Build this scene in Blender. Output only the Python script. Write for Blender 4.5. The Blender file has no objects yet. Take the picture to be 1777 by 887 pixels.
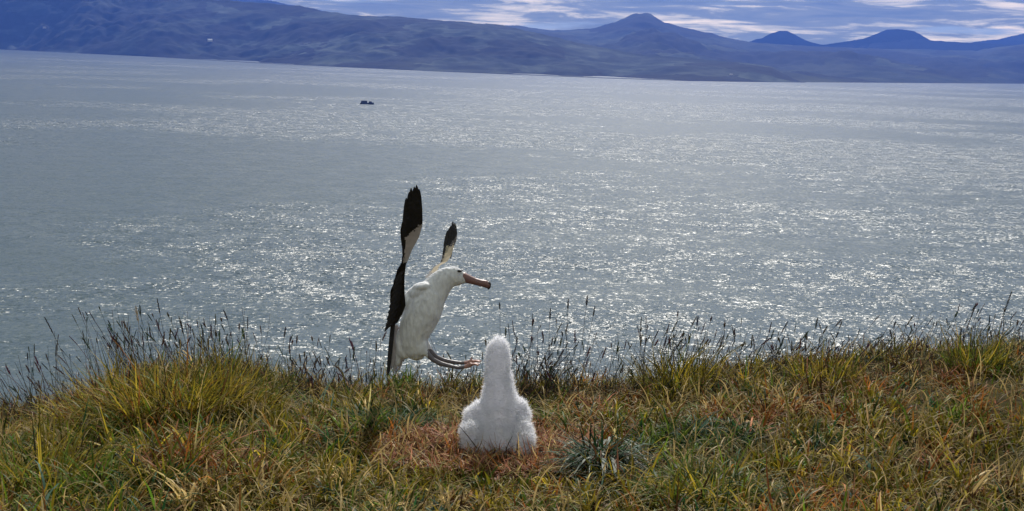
import bpy, bmesh, math, random
import numpy as np
from mathutils import Matrix, Vector, noise as mnoise

R = math.radians
random.seed(7)
rng = np.random.default_rng(11)
scene = bpy.context.scene
COL = scene.collection

# ---------------------------------------------------------------- camera
CAM_Z = 60.0            # eye above the harbour
F = 2200.0              # focal length in photo pixels (1777 wide)
CX, CY = 888.5, 443.5
ROLL = 0.033
PITCH = math.atan(354.5 * math.cos(ROLL) / F)
cam_data = bpy.data.cameras.new("camera")
cam = bpy.data.objects.new("camera", cam_data)
COL.objects.link(cam)
scene.camera = cam
CR = Matrix.Rotation(math.pi / 2 - PITCH, 3, 'X') @ Matrix.Rotation(ROLL, 3, 'Z')
cam.matrix_world = Matrix.Translation((0, 0, CAM_Z)) @ CR.to_4x4()
cam_data.sensor_width = 36
cam_data.lens = 36 * F / 1777
cam_data.clip_start = 0.1
cam_data.clip_end = 60000

# ---------------------------------------------------------------- light
SUN_EL = R(42)
SUN_AZ = R(6)           # to the right of straight ahead (+Y)
sun_dir = Vector((math.sin(SUN_AZ) * math.cos(SUN_EL), math.cos(SUN_AZ) * math.cos(SUN_EL), math.sin(SUN_EL)))
sd = bpy.data.lights.new("sun", 'SUN')
sd.energy = 4.2
sd.angle = R(0.53)
sd.color = (1.0, 0.955, 0.88)
sun = bpy.data.objects.new("sun", sd)
COL.objects.link(sun)
sun.rotation_euler = sun_dir.to_track_quat('Z', 'Y').to_euler()

world = bpy.data.worlds.new("World")
scene.world = world
world.use_nodes = True
nt = world.node_tree
nt.nodes.clear()


def N(nt, t, **kw):
    n = nt.nodes.new(t)
    for k, v in kw.items():
        if k.startswith('i_'):
            key = k[2:]
            key = int(key) if key.isdigit() else key.replace('_', ' ')
            n.inputs[key].default_value = v
        else:
            setattr(n, k, v)
    return n


def build_world():
    L = nt.links.new
    out = N(nt, 'ShaderNodeOutputWorld')
    bg = N(nt, 'ShaderNodeBackground')
    bg.inputs['Strength'].default_value = 0.10
    L(bg.outputs[0], out.inputs[0])
    sky = N(nt, 'ShaderNodeTexSky')
    sky.sky_type = 'NISHITA'
    sky.sun_disc = False
    sky.sun_elevation = SUN_EL
    sky.sun_rotation = SUN_AZ
    sky.air_density = 1.0
    sky.dust_density = 0.6
    sky.ozone_density = 1.5
    tc = N(nt, 'ShaderNodeTexCoord')
    mp = N(nt, 'ShaderNodeMapping')
    mp.inputs['Scale'].default_value = (5.0, 5.0, 46.0)
    mp.inputs['Location'].default_value = (2.3, 0.7, 0.4)
    L(tc.outputs['Generated'], mp.inputs[0])
    n1 = N(nt, 'ShaderNodeTexNoise', i_Scale=1.5, i_Detail=8.0, i_Roughness=0.56, i_Distortion=0.35)
    L(mp.outputs[0], n1.inputs['Vector'])
    # clouds cover most of the low sky
    cov = N(nt, 'ShaderNodeMapRange')
    cov.inputs['From Min'].default_value = 0.30
    cov.inputs['From Max'].default_value = 0.44
    cov.interpolation_type = 'SMOOTHSTEP'
    L(n1.outputs['Fac'], cov.inputs['Value'])
    mp2 = N(nt, 'ShaderNodeMapping')
    mp2.inputs['Scale'].default_value = (9.0, 9.0, 95.0)
    mp2.inputs['Location'].default_value = (5.1, 3.3, 1.65)
    L(tc.outputs['Generated'], mp2.inputs[0])
    n2 = N(nt, 'ShaderNodeTexNoise', i_Scale=1.3, i_Detail=9.0, i_Roughness=0.6, i_Distortion=0.5)
    L(mp2.outputs[0], n2.inputs['Vector'])
    cr = N(nt, 'ShaderNodeValToRGB')
    e = cr.color_ramp.elements
    e[0].position = 0.36; e[0].color = (2.6, 3.0, 2.2, 1)
    e[1].position = 0.66; e[1].color = (21, 16.5, 9.6, 1)
    m = e.new(0.50); m.color = (4.2, 4.4, 2.8, 1)
    m = e.new(0.56); m.color = (11.0, 9.8, 6.0, 1)
    L(n2.outputs['Fac'], cr.inputs[0])
    # blue sky between the clouds
    bc = N(nt, 'ShaderNodeMix', data_type='RGBA', blend_type='MULTIPLY')
    bc.inputs['Factor'].default_value = 1.0
    L(sky.outputs[0], bc.inputs[6])
    bc.inputs[7].default_value = (0.50, 0.66, 0.92, 1)
    mix = N(nt, 'ShaderNodeMix', data_type='RGBA')
    L(cov.outputs[0], mix.inputs['Factor'])
    L(bc.outputs[2], mix.inputs[6])
    L(cr.outputs[0], mix.inputs[7])
    # the cloud sheet is thinner and duller higher up
    sx = N(nt, 'ShaderNodeSeparateXYZ'); L(tc.outputs['Generated'], sx.inputs[0])
    mr = N(nt, 'ShaderNodeMapRange', interpolation_type='SMOOTHSTEP')
    mr.inputs['From Min'].default_value = 0.05; mr.inputs['From Max'].default_value = 0.30
    mr.inputs['To Min'].default_value = 1.0; mr.inputs['To Max'].default_value = 0.80
    L(sx.outputs['Z'], mr.inputs['Value'])
    vs = N(nt, 'ShaderNodeVectorMath', operation='SCALE')
    L(mix.outputs[2], vs.inputs[0]); L(mr.outputs[0], vs.inputs['Scale'])
    tn = N(nt, 'ShaderNodeMix', data_type='RGBA')
    tn.inputs[6].default_value = (0.64, 0.73, 0.99, 1); tn.inputs[7].default_value = (1, 1, 1, 1)
    m2 = N(nt, 'ShaderNodeMapRange'); m2.inputs['From Min'].default_value = 0.30; m2.inputs['From Max'].default_value = 0.05
    L(sx.outputs['Z'], m2.inputs['Value']); L(m2.outputs[0], tn.inputs['Factor'])
    vm = N(nt, 'ShaderNodeVectorMath', operation='MULTIPLY')
    L(vs.outputs[0], vm.inputs[0]); L(tn.outputs[2], vm.inputs[1])
    L(vm.outputs[0], bg.inputs['Color'])


build_world()
scene.view_settings.view_transform = 'Standard'
scene.view_settings.look = 'None'
scene.view_settings.exposure = 0.45
scene.view_settings.gamma = 1
scene.view_settings.use_curve_mapping = False
scene.render.engine = 'CYCLES'
scene.cycles.use_denoising = True
scene.cycles.max_bounces = 8
scene.cycles.volume_bounces = 0
scene.cycles.sample_clamp_indirect = 4.0


# ---------------------------------------------------------------- helpers
def P(px, py, depth):
    """point on the ray of photo pixel (px, py) at the given depth in metres"""
    v = CR @ Vector(((px - CX) / F * depth, -(py - CY) / F * depth, -depth))
    return Vector((0, 0, CAM_Z)) + v


def ray(px, py):
    return CR @ Vector(((px - CX) / F, -(py - CY) / F, -1.0))


def at_y(px, py, y):
    """point on the pixel's ray at forward distance y"""
    r = ray(px, py)
    return Vector((r.x / r.y * y, y, CAM_Z + r.z / r.y * y))


def tag(o, label=None, cat=None, group=None, kind=None):
    if label: o['label'] = label
    if cat: o['category'] = cat
    if group: o['group'] = group
    if kind: o['kind'] = kind
    return o


def empty(name, loc, label=None, cat=None, group=None):
    o = bpy.data.objects.new(name, None)
    o.empty_display_size = 0.2
    o.location = loc
    COL.objects.link(o)
    return tag(o, label, cat, group)


def link_mesh(name, me, mats, parent=None, loc=None, smooth=False):
    """mesh data given in world coordinates; moved so that its origin is parent's or loc"""
    org = Vector(loc) if loc is not None else (parent.matrix_basis.translation.copy() if parent else Vector((0, 0, 0)))
    if parent and parent.parent:
        org = parent.matrix_basis.translation + parent.parent.matrix_basis.translation
    if org.length > 0:
        me.transform(Matrix.Translation(-org))
    for m in (mats if isinstance(mats, (list, tuple)) else [mats]):
        me.materials.append(m)
    o = bpy.data.objects.new(name, me)
    COL.objects.link(o)
    if parent:
        o.parent = parent
    elif loc is not None:
        o.location = loc
    if smooth:
        me.polygons.foreach_set('use_smooth', np.ones(len(me.polygons), dtype=bool))
    return o


def np_mesh(name, V, Q, cols=None):
    """V (n,3); Q (m,4) quads or (m,3)"""
    me = bpy.data.meshes.new(name)
    V = np.asarray(V, dtype=np.float32); Q = np.asarray(Q, dtype=np.int32)
    k = Q.shape[1]
    me.vertices.add(len(V)); me.vertices.foreach_set('co', V.ravel())
    me.loops.add(Q.size); me.loops.foreach_set('vertex_index', Q.ravel())
    me.polygons.add(len(Q))
    me.polygons.foreach_set('loop_start', np.arange(0, Q.size, k, dtype=np.int32))
    me.polygons.foreach_set('loop_total', np.full(len(Q), k, dtype=np.int32))
    me.update(calc_edges=True)
    if cols is not None:
        a = me.color_attributes.new('col', 'FLOAT_COLOR', 'POINT')
        c = np.ones((len(V), 4), dtype=np.float32); c[:, :3] = cols
        a.data.foreach_set('color', c.ravel())
    me.validate()
    return me


def vnoise(x, y, s, seed=0.0, oct=4):
    """fractal value noise on arrays"""
    tot = np.zeros_like(np.asarray(x, dtype=float)); amp = 1.0; nrm = 0.0
    for o in range(oct):
        xs = np.asarray(x) / s * 2 ** o + seed * 17.3 + o * 5.1
        ys = np.asarray(y) / s * 2 ** o + seed * 9.7 + o * 3.3
        xi = np.floor(xs).astype(np.int64); yi = np.floor(ys).astype(np.int64)
        fx = xs - xi; fy = ys - yi
        fx = fx * fx * (3 - 2 * fx); fy = fy * fy * (3 - 2 * fy)

        def h(a, b):
            n = (a * 374761393 + b * 668265263) & 0x7fffffff
            n = ((n ^ (n >> 13)) * 1274126177) & 0x7fffffff
            n = n ^ (n >> 16)
            return (n & 0xffff) / 65535.0
        v = (h(xi, yi) * (1 - fx) + h(xi + 1, yi) * fx) * (1 - fy) + (h(xi, yi + 1) * (1 - fx) + h(xi + 1, yi + 1) * fx) * fy
        tot += (v - 0.5) * 2 * amp; nrm += amp; amp *= 0.5
    return tot / nrm


def mat(name):
    m = bpy.data.materials.new(name)
    m.use_nodes = True
    m.node_tree.nodes.clear()
    return m, m.node_tree, m.node_tree.links.new


def plain(name, col, rough=0.6, spec=0.3, var=0.25, scale=20.0, bump=0.0, transl=0.0):
    """principled with procedural mottling (object coordinates)"""
    m, t, L = mat(name)
    out = N(t, 'ShaderNodeOutputMaterial')
    p = N(t, 'ShaderNodeBsdfPrincipled', i_Roughness=rough)
    p.inputs['Specular IOR Level'].default_value = spec
    tc = N(t, 'ShaderNodeTexCoord')
    n = N(t, 'ShaderNodeTexNoise', i_Scale=scale, i_Detail=5.0)
    L(tc.outputs['Object'], n.inputs['Vector'])
    mx = N(t, 'ShaderNodeMix', data_type='RGBA')
    L(n.outputs['Fac'], mx.inputs['Factor'])
    mx.inputs[6].default_value = tuple(c * (1 - var) for c in col) + (1,)
    mx.inputs[7].default_value = tuple(min(1, c * (1 + var)) for c in col) + (1,)
    L(mx.outputs[2], p.inputs['Base Color'])
    if bump:
        b = N(t, 'ShaderNodeBump', i_Strength=bump, i_Distance=0.01)
        L(n.outputs['Fac'], b.inputs['Height']); L(b.outputs[0], p.inputs['Normal'])
    if transl:
        tr = N(t, 'ShaderNodeBsdfTranslucent'); L(mx.outputs[2], tr.inputs[0])
        ms = N(t, 'ShaderNodeMixShader'); ms.inputs[0].default_value = transl
        L(p.outputs[0], ms.inputs[1]); L(tr.outputs[0], ms.inputs[2]); L(ms.outputs[0], out.inputs[0])
    else:
        L(p.outputs[0], out.inputs[0])
    return m


def blade_mat(name, transl=0.42, rough=0.5, spec=0.08, gain=1.0):
    m, t, L = mat(name)
    out = N(t, 'ShaderNodeOutputMaterial')
    a = N(t, 'ShaderNodeAttribute', attribute_name='col')
    p = N(t, 'ShaderNodeBsdfPrincipled', i_Roughness=rough)
    p.inputs['Specular IOR Level'].default_value = spec
    tr = N(t, 'ShaderNodeBsdfTranslucent')
    L(a.outputs['Color'], p.inputs['Base Color'])
    L(a.outputs['Color'], tr.inputs[0])
    ms = N(t, 'ShaderNodeMixShader'); ms.inputs[0].default_value = transl
    L(p.outputs[0], ms.inputs[1]); L(tr.outputs[0], ms.inputs[2]); L(ms.outputs[0], out.inputs[0])
    return m


# ---------------------------------------------------------------- water
def build_water():
    m, t, L = mat("water")
    out = N(t, 'ShaderNodeOutputMaterial')
    p = N(t, 'ShaderNodeBsdfPrincipled', i_Roughness=0.34)
    p.inputs['Base Color'].default_value = (0.060, 0.088, 0.10, 1)
    p.inputs['IOR'].default_value = 1.333
    p.inputs['Specular IOR Level'].default_value = 0.20
    geo = N(t, 'ShaderNodeNewGeometry')

    def nz(sx, sy, loc, detail=2.0, rough=0.55, rot=0.0):
        mp = N(t, 'ShaderNodeMapping')
        mp.inputs['Scale'].default_value = (sx, sy, 1)
        mp.inputs['Location'].default_value = loc
        mp.inputs['Rotation'].default_value = (0, 0, rot)
        L(geo.outputs['Position'], mp.inputs[0])
        n = N(t, 'ShaderNodeTexNoise', i_Scale=1.0, i_Detail=detail, i_Roughness=rough)
        L(mp.outputs[0], n.inputs['Vector'])
        return n
    # wind patches
    big = nz(1 / 420, 1 / 260, (3.1, 1.2, 0), 4.0, 0.6, 0.12)
    pr = N(t, 'ShaderNodeMapRange', interpolation_type='SMOOTHSTEP')
    pr.inputs['From Min'].default_value = 0.40; pr.inputs['From Max'].default_value = 0.60
    pr.inputs['To Min'].default_value = 0.22; pr.inputs['To Max'].default_value = 1.0
    L(big.outputs['Fac'], pr.inputs['Value'])
    tot = None
    for (sx, sy, amp, loc, d) in ((1 / 16.0, 1 / 14.0, 0.35, (3, 9, 0), 1.0), (1 / 5.0, 1 / 4.5, 0.60, (0, 0, 0), 2.0), (1 / 1.4, 1 / 1.4, 1.25, (7, 3, 0), 2.0), (1 / 0.5, 1 / 0.6, 0.8, (17, 3, 0), 2.0)):
        n = nz(sx, sy, loc, d, 0.6, 0.1)
        sub = N(t, 'ShaderNodeVectorMath', operation='SUBTRACT'); sub.inputs[1].default_value = (0.5, 0.5, 0.5)
        L(n.outputs['Color'], sub.inputs[0])
        sc = N(t, 'ShaderNodeVectorMath', operation='SCALE'); sc.inputs['Scale'].default_value = amp
        L(sub.outputs[0], sc.inputs[0])
        if tot is None:
            tot = sc
        else:
            ad = N(t, 'ShaderNodeVectorMath', operation='ADD')
            L(tot.outputs[0], ad.inputs[0]); L(sc.outputs[0], ad.inputs[1]); tot = ad
    sc = N(t, 'ShaderNodeVectorMath', operation='SCALE')
    L(tot.outputs[0], sc.inputs[0]); L(pr.outputs[0], sc.inputs['Scale'])
    mul = N(t, 'ShaderNodeVectorMath', operation='MULTIPLY'); mul.inputs[1].default_value = (2.7, 1.6, 0)
    L(sc.outputs[0], mul.inputs[0])
    ad = N(t, 'ShaderNodeVectorMath', operation='ADD'); ad.inputs[1].default_value = (0, 0, 1)
    L(mul.outputs[0], ad.inputs[0])
    no = N(t, 'ShaderNodeVectorMath', operation='NORMALIZE'); L(ad.outputs[0], no.inputs[0])
    L(no.outputs[0], p.inputs['Normal'])
    L(p.outputs[0], out.inputs[0])
    S = 16500
    me = np_mesh("water", [(-S, -400, 0), (S, -400, 0), (S, 11500, 0), (-S, 11500, 0)], [(0, 1, 2, 3)])
    tag(link_mesh("water", me, m), kind='structure')


build_water()


# ---------------------------------------------------------------- far hills
def hill_mat(name, dark, light, scale=1 / 260.0):
    m, t, L = mat(name)
    out = N(t, 'ShaderNodeOutputMaterial')
    p = N(t, 'ShaderNodeBsdfPrincipled', i_Roughness=0.95)
    p.inputs['Specular IOR Level'].default_value = 0.1
    geo = N(t, 'ShaderNodeNewGeometry')
    mp = N(t, 'ShaderNodeMapping'); mp.inputs['Scale'].default_value = (scale, scale * 0.6, scale * 4.0)
    L(geo.outputs['Position'], mp.inputs[0])
    n = N(t, 'ShaderNodeTexNoise', i_Scale=1.0, i_Detail=6.0, i_Roughness=0.6, i_Distortion=0.4)
    L(mp.outputs[0], n.inputs['Vector'])
    cr = N(t, 'ShaderNodeValToRGB')
    e = cr.color_ramp.elements
    e[0].position = 0.42; e[0].color = dark + (1,)
    e[1].position = 0.62; e[1].color = light + (1,)
    mid = e.new(0.52); mid.color = tuple((a * 0.65 + b * 0.35) for a, b in zip(dark, light)) + (1,)
    L(n.outputs['Fac'], cr.inputs[0])
    vo = N(t, 'ShaderNodeTexVoronoi', i_Scale=0.8, i_Randomness=0.9)
    dm = N(t, 'ShaderNodeTexNoise', i_Scale=2.5, i_Detail=3.0)
    L(mp.outputs[0], dm.inputs['Vector'])
    ad = N(t, 'ShaderNodeVectorMath', operation='MULTIPLY_ADD'); ad.inputs[1].default_value = (0.6, 0.6, 0.6)
    L(dm.outputs['Color'], ad.inputs[0]); L(mp.outputs[0], ad.inputs[2]); L(ad.outputs[0], vo.inputs['Vector'])
    sp = N(t, 'ShaderNodeSeparateColor'); L(vo.outputs['Color'], sp.inputs[0])
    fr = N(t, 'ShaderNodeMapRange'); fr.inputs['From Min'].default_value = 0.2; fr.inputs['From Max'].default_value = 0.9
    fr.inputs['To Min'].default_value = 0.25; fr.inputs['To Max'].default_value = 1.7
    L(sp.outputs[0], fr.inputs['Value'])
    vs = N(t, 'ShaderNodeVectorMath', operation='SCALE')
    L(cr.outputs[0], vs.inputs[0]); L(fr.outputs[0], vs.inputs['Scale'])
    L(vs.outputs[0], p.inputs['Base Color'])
    L(p.outputs[0], out.inputs[0])
    return m


def hills(name, sil, shore, ridge_dist, mtl, seed, x0, x1, step=3.0, rough=1.0, rows=110):
    """terrain from the shoreline (photo pixels) back to its ridge line and down behind"""
    px = np.arange(x0, x1 + 0.1, step)
    sx, sy = zip(*sil); ry = np.interp(px, sx, sy)
    hx, hy = zip(*shore); hyy = np.interp(px, hx, hy)
    rdx, rdv = zip(*ridge_dist); rd = np.interp(px, rdx, rdv)
    n = len(px); T = np.linspace(0, 1, rows)
    V = np.zeros((rows + 14, n, 3))
    for j in range(n):
        r = ray(px[j], hyy[j]); ds = CAM_Z / (-r.z / r.y) if r.z < -1e-4 else 9000
        ds = min(ds, rd[j] - 260)
        tx = r.x / r.y
        rr = ray(px[j], ry[j]); zr = CAM_Z + rr.z / rr.y * rd[j]
        zr = max(zr, 1.0)
        for i, tt in enumerate(T):
            y = ds + (rd[j] - ds) * tt
            z = zr * (1 - (1 - tt) ** 1.7) if tt > 0 else -3.0
            V[i, j] = (tx * y, y, z)
        for i in range(14):
            q = (i + 1) / 14
            y = rd[j] + q * 900
            V[rows + i, j] = (tx * y, y, zr * (1 - q ** 1.3) - 3 * q)
    # relief: gullies and spurs, fading to nothing at the shore and the ridge line
    X = V[..., 0]; Y = V[..., 1]
    tt = np.concatenate([T, 1 + (np.arange(14) + 1) / 14])[:, None]
    env = np.sin(np.clip(tt, 0, 1) * math.pi) ** 0.7 + (tt > 1) * np.clip(2 - tt, 0, 1) * 0.5
    zr = np.maximum(V[rows - 1, :, 2], 5)[None, :]
    # depress only, so the silhouette stays the ridge line
    rel = (vnoise(X, Y * 0.5, 420, seed, 5)) * 0.42 + 0.10 * vnoise(X, Y, 110, seed + 2, 3) + 0.035 * vnoise(X, Y, 30, seed + 5, 2) - 0.28
    V[..., 2] += env * zr * rel * rough
    jag = vnoise(X[rows - 1], Y[rows - 1], 45, seed + 3, 4) * 1.5
    V[rows - 1, :, 2] += jag * np.minimum(zr[0] * 0.018, 5)
    V[1:, :, 2] = np.maximum(V[1:, :, 2], np.where(V[1:, :, 2] < 1.2, V[1:, :, 2], 1.2))
    V[0, :, 2] = -3; V[1, :, 2] = np.clip(V[1, :, 2], 1.5, 9)
    V[1:-1, :, 2] *= np.clip((x1 - px) / 60.0, 0.02, 1)[None] if x1 < 1500 else 1
    V[-1, :, 2] = -3
    nr = rows + 14
    idx = np.arange(nr * n).reshape(nr, n)
    Q = np.stack([idx[:-1, :-1], idx[:-1, 1:], idx[1:, 1:], idx[1:, :-1]], -1).reshape(-1, 4)
    me = np_mesh(name, V.reshape(-1, 3), Q)
    o = link_mesh(name, me, mtl, smooth=True)
    tag(o, kind='structure')
    return V


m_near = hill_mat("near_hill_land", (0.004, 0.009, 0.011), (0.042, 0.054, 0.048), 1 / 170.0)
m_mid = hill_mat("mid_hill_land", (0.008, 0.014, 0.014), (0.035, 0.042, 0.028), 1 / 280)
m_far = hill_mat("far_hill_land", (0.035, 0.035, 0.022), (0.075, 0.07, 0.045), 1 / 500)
SHORE = [(-1700, 31), (-500, 68), (0, 86), (120, 92), (250, 98), (450, 110), (600, 117), (750, 124), (900, 130), (1050, 136), (1200, 141), (1400, 143.5), (1777, 145.5), (2300, 156)]
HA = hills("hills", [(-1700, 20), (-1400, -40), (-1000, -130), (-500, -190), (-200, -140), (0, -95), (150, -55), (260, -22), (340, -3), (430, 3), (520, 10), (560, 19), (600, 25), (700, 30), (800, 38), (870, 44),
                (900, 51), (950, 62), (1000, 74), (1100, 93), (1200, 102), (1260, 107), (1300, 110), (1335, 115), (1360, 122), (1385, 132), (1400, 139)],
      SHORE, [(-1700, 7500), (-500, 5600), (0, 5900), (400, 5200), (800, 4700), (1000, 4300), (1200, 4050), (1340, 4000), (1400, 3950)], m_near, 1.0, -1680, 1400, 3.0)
SHORE_B = [(500, 108), (1100, 128), (1250, 138), (1380, 143), (1777, 145.5), (2300, 160), (3100, 186)]
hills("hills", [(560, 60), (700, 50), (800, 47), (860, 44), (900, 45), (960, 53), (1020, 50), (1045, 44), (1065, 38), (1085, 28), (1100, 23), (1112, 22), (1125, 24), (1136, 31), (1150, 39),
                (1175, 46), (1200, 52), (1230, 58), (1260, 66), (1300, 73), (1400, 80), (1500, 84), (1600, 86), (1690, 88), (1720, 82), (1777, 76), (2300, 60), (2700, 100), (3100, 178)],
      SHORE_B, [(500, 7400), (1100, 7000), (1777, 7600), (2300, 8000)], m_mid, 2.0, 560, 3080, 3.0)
SHORE_C = [(1200, 105), (1777, 128), (2300, 145)]
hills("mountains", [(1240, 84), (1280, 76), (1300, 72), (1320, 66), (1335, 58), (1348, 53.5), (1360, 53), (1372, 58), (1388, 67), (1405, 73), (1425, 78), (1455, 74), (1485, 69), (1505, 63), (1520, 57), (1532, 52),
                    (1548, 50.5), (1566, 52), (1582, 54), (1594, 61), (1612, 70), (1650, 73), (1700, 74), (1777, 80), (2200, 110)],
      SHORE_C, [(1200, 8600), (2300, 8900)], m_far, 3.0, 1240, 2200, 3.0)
hills("mountains", [(1600, 84), (1660, 77), (1700, 71), (1725, 69), (1745, 64), (1777, 57), (1850, 45), (1950, 50), (2300, 60)],
      [(1500, 112), (2300, 138)], [(1500, 10000), (2300, 10200)], m_far, 4.0, 1600, 2290, 4.0)
hills("mountains", [(150, -60), (300, -30), (380, -10), (430, -3), (480, 3), (505, 9), (540, 15), (600, 27), (700, 45), (800, 62)],
      [(100, 78), (800, 98)], [(100, 9500), (800, 9500)], m_far, 5.0, 150, 800, 4.0)

# ---------------------------------------------------------------- headland ground
CREST_Y = 9.8
CREST = [(-900, 760), (-300, 742), (0, 735), (130, 706), (210, 668), (300, 655), (400, 660), (470, 676), (540, 688), (600, 690), (700, 684), (865, 684), (1000, 690), (1130, 682),
         (1250, 660), (1400, 645), (1520, 640), (1600, 625), (1777, 615), (2100, 600), (2700, 590)]
_c = np.array(CREST, dtype=float)


def _zrel(px, py, y):
    r = ray(px, py); return r.z / r.y * y


ZC_px = _c[:, 0]
ZC_z = np.array([_zrel(a, b, CREST_Y) for a, b in CREST])
Z_CH = _zrel(865, 782, 7.5)
Z_NEAR = _zrel(888, 905, 6.0)


def ground_z(x, y):
    x = np.asarray(x, dtype=float); y = np.asarray(y, dtype=float)
    px = CX + F * x / np.maximum(y, 3.0) * 1.02
    zc = np.interp(px, ZC_px, ZC_z)
    zcm = np.interp(865, ZC_px, ZC_z)
    z75 = Z_CH + (zc - zcm) * 0.45
    z60 = Z_NEAR + (zc - zcm) * 0.2
    z = np.where(y < 6.0, -1.65 + (z60 + 1.65) * np.clip(y, -60, 6) / 6.0, 0)
    z = np.where(y < 0, -1.65 - y * 0.06, z)
    a = np.clip((y - 6.0) / 1.5, 0, 1); a = a * a * (3 - 2 * a)
    b = np.clip((y - 7.5) / 2.3, 0, 1); b = b * b * (3 - 2 * b)
    zz = z60 * (1 - a) + z75 * a
    zz = zz * (1 - b) + zc * b
    z = np.where(y >= 6.0, zz, z)
    d = np.maximum(y - CREST_Y, 0)
    z = z - np.where(d < 1.5, 0.30 * d ** 2, 0.675 + (d - 1.5) * 0.85)
    near = np.clip((y - 2) / 3, 0, 1)
    z = z + near * (0.035 * vnoise(x, y, 0.9, 4, 3) + 0.012 * vnoise(x, y, 0.2, 8, 2))
    return CAM_Z + z


def gpt(x, y):
    return Vector((x, y, float(ground_z(x, y))))


def px_ground(px, py):
    """ground point seen at a photo pixel"""
    r = ray(px, py)
    ys = np.linspace(4.5, 10.4, 400)
    zr = CAM_Z + r.z / r.y * ys
    zg = ground_z(r.x / r.y * ys, ys)
    k = np.argmax(zr <= zg) if np.any(zr <= zg) else len(ys) - 1
    y = float(ys[k])
    return gpt(r.x / r.y * y, y)


def build_ground():
    m, t, L = mat("turf_soil")
    out = N(t, 'ShaderNodeOutputMaterial')
    p = N(t, 'ShaderNodeBsdfPrincipled', i_Roughness=0.95)
    p.inputs['Specular IOR Level'].default_value = 0.02
    geo = N(t, 'ShaderNodeNewGeometry')
    n = N(t, 'ShaderNodeTexNoise', i_Scale=9.0, i_Detail=8.0, i_Roughness=0.7)
    L(geo.outputs['Position'], n.inputs['Vector'])
    cr = N(t, 'ShaderNodeValToRGB')
    e = cr.color_ramp.elements
    e[0].position = 0.35; e[0].color = (0.018, 0.013, 0.008, 1)
    e[1].position = 0.7; e[1].color = (0.045, 0.03, 0.014, 1)
    x = e.new(0.52); x.color = (0.045, 0.04, 0.016, 1)
    L(n.outputs['Fac'], cr.inputs[0]); L(cr.outputs[0], p.inputs['Base Color'])
    b = N(t, 'ShaderNodeBump', i_Strength=0.8, i_Distance=0.02)
    L(n.outputs['Fac'], b.inputs['Height']); L(b.outputs[0], p.inputs['Normal'])
    L(p.outputs[0], out.inputs[0])
    xs = np.concatenate([np.linspace(-160, -9, 50), np.linspace(-8.8, 8.8, 220), np.linspace(9, 160, 50)])
    ys = np.concatenate([np.linspace(-70, 3, 30), np.linspace(3.2, 12, 130), np.linspace(12.4, 90, 60)])
    X, Y = np.meshgrid(xs, ys)
    Z = ground_z(X, Y)
    n_ = len(xs); mm = len(ys)
    idx = np.arange(n_ * mm).reshape(mm, n_)
    Q = np.stack([idx[:-1, :-1], idx[:-1, 1:], idx[1:, 1:], idx[1:, :-1]], -1).reshape(-1, 4)
    me = np_mesh("ground", np.stack([X, Y, Z], -1).reshape(-1, 3), Q)
    tag(link_mesh("ground", me, m, smooth=True), kind='structure')


build_ground()

# ---------------------------------------------------------------- grass
PAL = {
    'olive': (0.155, 0.130, 0.012), 'green': (0.088, 0.142, 0.014), 'deep': (0.022, 0.072, 0.024), 'yellow': (0.36, 0.27, 0.025),
    'straw': (0.52, 0.38, 0.16), 'rust': (0.27, 0.095, 0.020), 'brown': (0.11, 0.050, 0.016), 'pink': (0.42, 0.19, 0.12), 'grey': (0.10, 0.17, 0.13)}
PK = list(PAL.keys())
PC = np.array([PAL[k] for k in PK]) * 0.84
# patches of differing sward: (px, py, radius m, weights)
PATCH = [
    (120, 860, 0.7, dict(green=4, yellow=3, olive=3)), (40, 760, 0.6, dict(green=3, yellow=2, olive=3, rust=1)),
    (300, 700, 0.9, dict(olive=5, yellow=4, green=2, rust=2)), (250, 830, 0.45, dict(brown=4, rust=2, straw=1.5, pink=1)),
    (430, 840, 0.4, dict(brown=4, rust=3, straw=2)), (470, 760, 0.5, dict(olive=3, straw=2, brown=1, rust=1)),
    (560, 720, 0.7, dict(olive=5, yellow=2, brown=1, rust=1)), (690, 735, 0.38, dict(deep=6, green=3, grey=2)),
    (600, 860, 0.8, dict(olive=4, yellow=4, straw=2, green=2)), (780, 700, 0.5, dict(brown=4, rust=4, olive=3)),
    (750, 770, 0.5, dict(rust=5, pink=4, brown=2, straw=2)), (980, 760, 0.45, dict(pink=4, rust=5, brown=2, straw=2)),
    (930, 680, 0.5, dict(olive=4, brown=2, green=2)), (1050, 700, 0.6, dict(rust=6, pink=2, straw=2, brown=3)),
    (1180, 700, 0.5, dict(olive=5, rust=1, yellow=3)), (1200, 780, 0.6, dict(deep=5, green=4, grey=1, olive=2)),
    (1350, 720, 0.6, dict(rust=3, olive=3, brown=2)), (1230, 850, 0.6, dict(green=5, deep=3, yellow=2)), (1330, 850, 0.6, dict(green=4, olive=4, yellow=2, deep=1)),
    (1350, 650, 0.8, dict(olive=5, yellow=3, green=1)), (1300, 745, 0.3, dict(pink=3, straw=3, rust=2)),
    (1550, 665, 0.9, dict(brown=4, rust=3, olive=2, pink=1.5)), (1480, 740, 0.6, dict(olive=4, straw=2, brown=2, green=1)),
    (1650, 760, 0.9, dict(olive=5, yellow=1.5, brown=2, green=2, rust=1)), (1760, 700, 0.5, dict(rust=4, brown=2, olive=3)),
    (1450, 850, 0.7, dict(olive=4, yellow=3, rust=2, brown=1)), (1700, 850, 0.7, dict(brown=2, olive=4, rust=2, straw=1)),
    (900, 850, 0.7, dict(olive=5, yellow=2, rust=2, brown=2, straw=1)), (1040, 860, 0.4, dict(deep=2, olive=3, brown=2, grey=1)),
    (200, 640, 0.6, dict(olive=4, rust=3, yellow=2)),
]
STRAW = np.array(PAL['straw']) * 0.72
PXY = np.array([tuple(px_ground(a, b))[:2] for a, b, _, _ in PATCH])
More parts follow.
